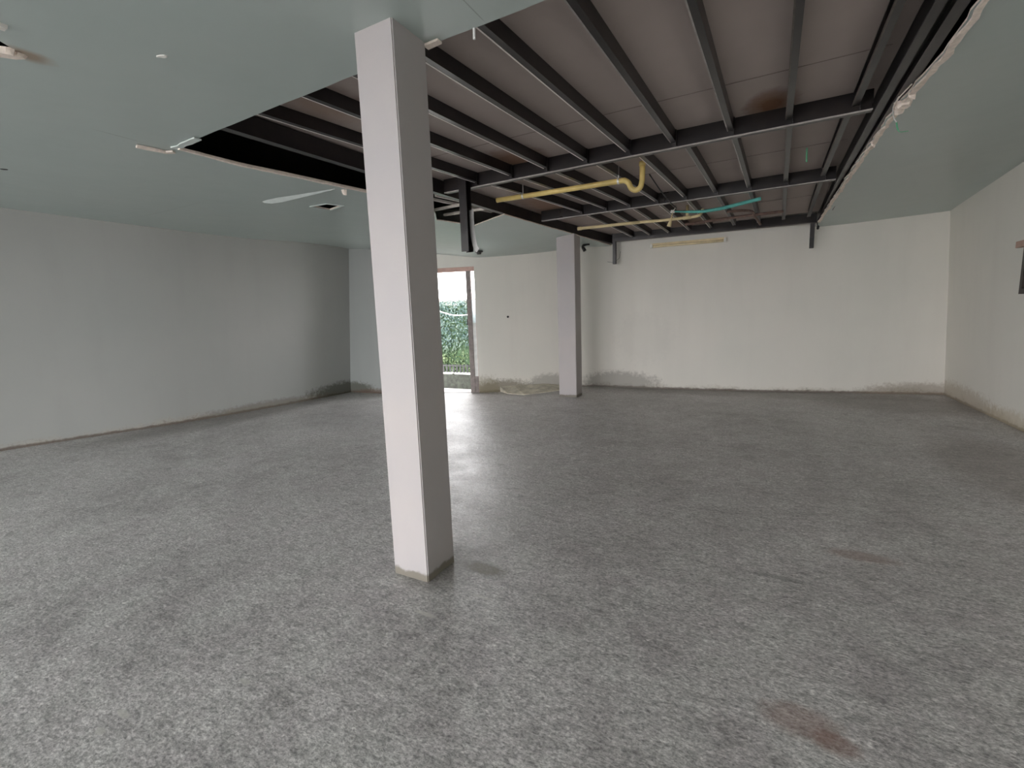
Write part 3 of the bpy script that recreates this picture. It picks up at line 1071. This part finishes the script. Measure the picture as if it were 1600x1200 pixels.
bm = bmesh.new()
tube(bm, [(0.32, 5.93, 3.12), (0.325, 5.94, 2.985)], 0.008, 8)
tag(link('hanging_wire', bm, 'green_wire', base=(0.32, 5.93, 3.13)), 'short green wire end hanging from the deck between the two right joists', 'wire')
root = empty('hanging_wire', (0.86, 4.70, 2.96))
tag(root, 'loose green and white wire hanging off the right torn edge', 'wire')
bm = bmesh.new()
tube(bm, smooth_path([(0.80, 4.55, 2.99), (0.80, 4.72, 2.975), (0.825, 4.82, 2.93), (0.85, 4.85, 2.90)], 4), 0.004, 7)
link('white_strand', bm, 'cable_white', root)
bm = bmesh.new()
tube(bm, smooth_path([(0.85, 4.85, 2.90), (0.862, 4.87, 2.86), (0.88, 4.87, 2.83), (0.93, 4.86, 2.823)], 4), [0.006] * 6 + [0.003] * 7, 7)
link('green_strand', bm, 'green_wire', root)
bm = bmesh.new()
tube(bm, [(-1.355, 2.215, 2.965), (-1.36, 2.22, 2.915)], 0.007, 8)
tag(link('hanging_wire', bm, 'cable_white', base=(-1.355, 2.215, 2.965)), 'short white cable end hanging from the near edge of the ceiling cut', 'wire')
bm = bmesh.new()
tube(bm, smooth_path([(0.83, 4.35, 2.985), (0.79, 4.5, 2.96), (0.79, 4.62, 2.95), (0.81, 4.75, 2.97)], 4), 0.005, 7)
tag(link('hanging_wire', bm, 'gypsum', base=(0.83, 4.35, 2.985)), 'pale looped strand at the crumbling lump of the right torn edge', 'wire')

# fluorescent fitting on the back wall
zy = lambda x: np.interp(x, [-1.76, -0.19], [9.31, 9.46])
root = empty('tube_light', (-1.3, 9.35, 2.75))
tag(root, 'unlit cream tube light fitting mounted high on the back wall', 'light fitting')
bm = bmesh.new()
pa, pb = Vector((-1.95, 9.285, 2.765)), Vector((-0.655, 9.385, 2.76))
sweep(bm, [(-.022, -.025), (.022, -.025), (.022, .025), (-.022, .025)], [pa, pb])
link('batten_housing', bm, 'cream', root)
bm = bmesh.new()
o_ = Vector((0.0, -0.032, -0.034))
tube(bm, [pa + o_ + Vector((.04, 0, 0)), pb + o_ - Vector((.04, 0, 0))], 0.021, 12)
link('tube', bm, 'tube_glass', root, smooth=True)
for p in (pa + Vector((.015, 0, 0)), pb - Vector((.015, 0, 0))):
    bm = bmesh.new()
    q = p + o_
    box(bm, q.x - .018, q.x + .018, q.y - .016, q.y + .03, q.z - .02, q.z + .05)
    link('lamp_holder', bm, 'white_plastic', root)

# small black fittings
root = empty('wall_bracket', (-3.12, 8.95, 2.80))
tag(root, 'small black bent bracket under the ceiling just right of the far column', 'bracket')
bm = bmesh.new()
tube(bm, smooth_path([(-3.04, 8.92, 2.86), (-3.11, 8.9, 2.855), (-3.17, 8.9, 2.83), (-3.17, 8.9, 2.78)], 4), 0.026, 12)
link('arm', bm, 'black_plastic', root, smooth=True)
bm = bmesh.new()
tube(bm, [(-3.16, 8.9, 2.79), (-3.13, 8.9, 2.735)], 0.034, 12)
link('socket', bm, 'black_plastic', root, smooth=True)
bm = bmesh.new()
zc_ = ZC(-4.72, 7.55)
tube(bm, [(-4.72, 7.55, zc_ - .001), (-4.72, 7.55, zc_ - .02), (-4.72, 7.55, zc_ - .025), (-4.72, 7.55, zc_ - .06)], [.075, .075, .045, .035], 18)
tag(link('ceiling_socket', bm, 'black_plastic', base=(-4.72, 7.55, zc_)), 'small dark round fitting on the ceiling near the door head', 'fitting')
bm = bmesh.new()
tube(bm, [(0.715, 9.28, 2.79), (0.715, 9.33, 2.765)], 0.02, 10)
tube(bm, [(0.715, 9.30, 2.77), (0.70, 9.32, 2.86)], 0.006, 8)
tag(link('cable_knob', bm, 'black_plastic', base=(0.715, 9.28, 2.79)), 'small black knob hanging beside the right short post', 'knob')
bm = bmesh.new()
tube(bm, [(-4.552, 8.272, 1.516), (-4.568, 8.290, 1.516)], 0.022, 10)
tag(link('wall_plug', bm, 'black_plastic', base=(-4.56, 8.28, 1.516)), 'small dark plug in the wall between the door and the far column', 'plug')

# ------------------------------------------------------------------ window on the right wall
root = struct(empty('window_1', (2.56, 6.8, 1.56)))
bm = bmesh.new()
for (y0, y1, z0, z1) in ((6.1, 7.50, 1.56, 1.62), (6.1, 7.50, 2.33, 2.39), (6.1, 6.16, 1.62, 2.33), (7.44, 7.50, 1.62, 2.33), (6.78, 6.84, 1.62, 2.33)):
    box(bm, 2.545, 2.64, y0, y1, z0, z1)
link('window_frame', bm, 'dark_wood', root)
bm = bmesh.new()
box(bm, 2.58, 2.59, 6.16, 6.78, 1.62, 2.33)
box(bm, 2.58, 2.59, 6.84, 7.44, 1.62, 2.33)
link('shutter_board', bm, 'dark_wood', root)
bm = bmesh.new()
box(bm, 2.49, 2.545, 7.28, 7.54, 2.08, 2.15)
link('stay_block', bm, 'pinkish_wood', root)

# ------------------------------------------------------------------ doorway
dd = (DB - DA).normalized()
dn = Vector((-dd.y, dd.x))       # outwards
W = (DB - DA).length


def DP(s_, o, z):
    p = DA + dd * s_ + dn * o
    return (p.x, p.y, z)


def dbox(bm, s0, s1, o0, o1, z0, z1):
    vv = [bm.verts.new(DP(a, b, c)) for a, b, c in ((s0, o0, z0), (s1, o0, z0), (s1, o1, z0), (s0, o1, z0),
                                                   (s0, o0, z1), (s1, o0, z1), (s1, o1, z1), (s0, o1, z1))]
    for f in ((3, 2, 1, 0), (4, 5, 6, 7), (0, 1, 5, 4), (1, 2, 6, 5), (2, 3, 7, 6), (3, 0, 4, 7)):
        bm.faces.new([vv[i] for i in f])


root = struct(empty('door_1', DP(W / 2, 0.05, 0)))
bm = bmesh.new()
dbox(bm, 0.0, W, 0.02, 0.12, 2.44, 2.52)
dbox(bm, 0.0, 0.05, 0.02, 0.12, 0.0, 2.44)
dbox(bm, W - 0.010, W, 0.02, 0.12, 0.0, 2.44)
link('door_frame', bm, 'door_frame', root)
bm = bmesh.new()
dbox(bm, W - 0.175, W - 0.085, 0.0, 0.10, 0.0, 2.44)
link('mullion', bm, 'door_wood', root)
bm = bmesh.new()
dbox(bm, W - 0.085, W - 0.010, 0.03, 0.045, 1.42, 1.88)
link('frosted_pane', bm, 'frosted', root)
bm = bmesh.new()
dbox(bm, W - 0.085, W - 0.010, 0.02, 0.05, 0.34, 1.42)
link('side_panel', bm, 'white_board', root)
bm = bmesh.new()
dbox(bm, W - 0.085, W - 0.010, 0.01, 0.05, 0.0, 0.34)
link('bottom_panel', bm, 'door_wood', root)
bm = bmesh.new()
dbox(bm, W - 0.20, W - 0.175, 0.01, 0.03, 1.38, 1.50)
link('latch', bm, 'black_plastic', root)
bm = bmesh.new()
dbox(bm, 0.0, W, 0.0, 0.19, -0.28, 0.006)
struct(link('trim_1', bm, 'concrete_out'))

# ------------------------------------------------------------------ outside the door
bm = bmesh.new()
box(bm, -40, 30, 7.0, 60, -0.5, -0.32)
tag(link('yard_ground', bm, 'yard', base=(-8, 12, -0.32)), 'grey yard outside the doorway', 'ground')
bm = bmesh.new()
box(bm, -45, 25, -48, -8.25, -0.2, -0.03)
box(bm, -45, -10.5, -8.25, 6.5, -0.2, -0.03)
tag(link('forecourt_ground', bm, 'concrete_out', base=(-3, -15, -0.03)), 'grey forecourt outside the wide rear opening', 'ground')

bm = bmesh.new()
box(bm, -12.5, -4.0, 10.0, 10.14, -0.40, 0.07)
tag(link('low_garden_wall', bm, 'moss', base=(-8, 10, -0.35)), 'low mossy garden wall seen through the bottom of the doorway', 'garden wall')
for k, (x0, x1, lab) in enumerate(((-9.9, -7.25, 'white coping strip on the mossy wall, left length'), (-7.16, -4.6, 'white coping strip on the mossy wall, right length'))):
    bm = bmesh.new()
    box(bm, x0, x1, 9.97, 10.16, 0.07, 0.10)
    tag(link('coping_strip', bm, 'coping', base=(x0, 10, 0.07)), lab, 'coping')
root = empty('picket_fence', (-8, 10.08, 0.10))
tag(root, 'dark slatted low fence on top of the mossy wall in front of the hedge', 'fence')
bm = bmesh.new()
box(bm, -12, -4.3, 10.05, 10.08, 0.27, 0.30)
link('rail', bm, 'fence', root)
x = -9.6
while x < -5.4:
    bm = bmesh.new()
    box(bm, x, x + 0.05, 10.08, 10.10, 0.10, 0.32)
    link('picket', bm, 'fence', root)
    x += 0.11

root = empty('hedge', (-8, 11.3, -0.32))
tag(root, 'dense green leafy hedge beyond the doorway', 'hedge')
bm = bmesh.new()
box(bm, -12.5, -3.8, 10.95, 11.9, -0.32, 1.9)
link('hedge_core', bm, 'leaf_core', root)
bm = bmesh.new()
rn = random.Random(11)
for k in range(9000):
    x = rn.uniform(-10.4, -4.9)
    z = rn.uniform(-0.3, 2.02)
    if rn.random() < 0.12:
        y = rn.uniform(10.9, 11.9)
        z = 1.9 + rn.uniform(0, 0.14)
    else:
        y = 10.9 + 0.10 * math.sin(x * 2.3) * math.sin(z * 3.1) + rn.uniform(-0.08, 0.05)
    c = Vector((x, y, z))
    u = Vector((rn.uniform(-1, 1), rn.uniform(-.6, .6), rn.uniform(-1, 1))).normalized()
    w_ = u.cross(Vector((rn.uniform(-.5, .5), -1, rn.uniform(-.2, .9))).normalized()).normalized()
    l = rn.uniform(.03, .055)
    q = [c + u * l, c + w_ * l * .5, c - u * l, c - w_ * l * .5]
    vv = [bm.verts.new(p) for p in q]
    bm.faces.new(vv)
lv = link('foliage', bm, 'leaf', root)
lv['kind'] = 'stuff'

root = empty('sagging_cable', (-7.5, 10.6, -0.32))
tag(root, 'white cable sagging in front of the hedge top', 'cable')
bm = bmesh.new()
tube(bm, smooth_path([(-9.6, 10.6, 2.0), (-8.6, 10.6, 1.80), (-8.1, 10.6, 1.76), (-7.6, 10.6, 1.63), (-7.2, 10.6, 1.61), (-6.6, 10.6, 1.66), (-6.0, 10.6, 1.8), (-5.2, 10.6, 2.1)], 5), 0.014, 8)
link('cable_run', bm, 'cable_white', root, smooth=True)
for x in (-9.6, -5.2):
    bm = bmesh.new()
    tube(bm, [(x, 10.6, -0.32), (x, 10.6, 2.2)], 0.03, 10)
    link('pole', bm, 'fence', root)
bm = bmesh.new()
box(bm, -17, -7, 16.0, 16.3, -0.32, 2.42)
tag(link('boundary_wall', bm, 'far_wall', base=(-12, 16, -0.32)), 'pale pinkish wall top just above the hedge, under the bright sky', 'wall')
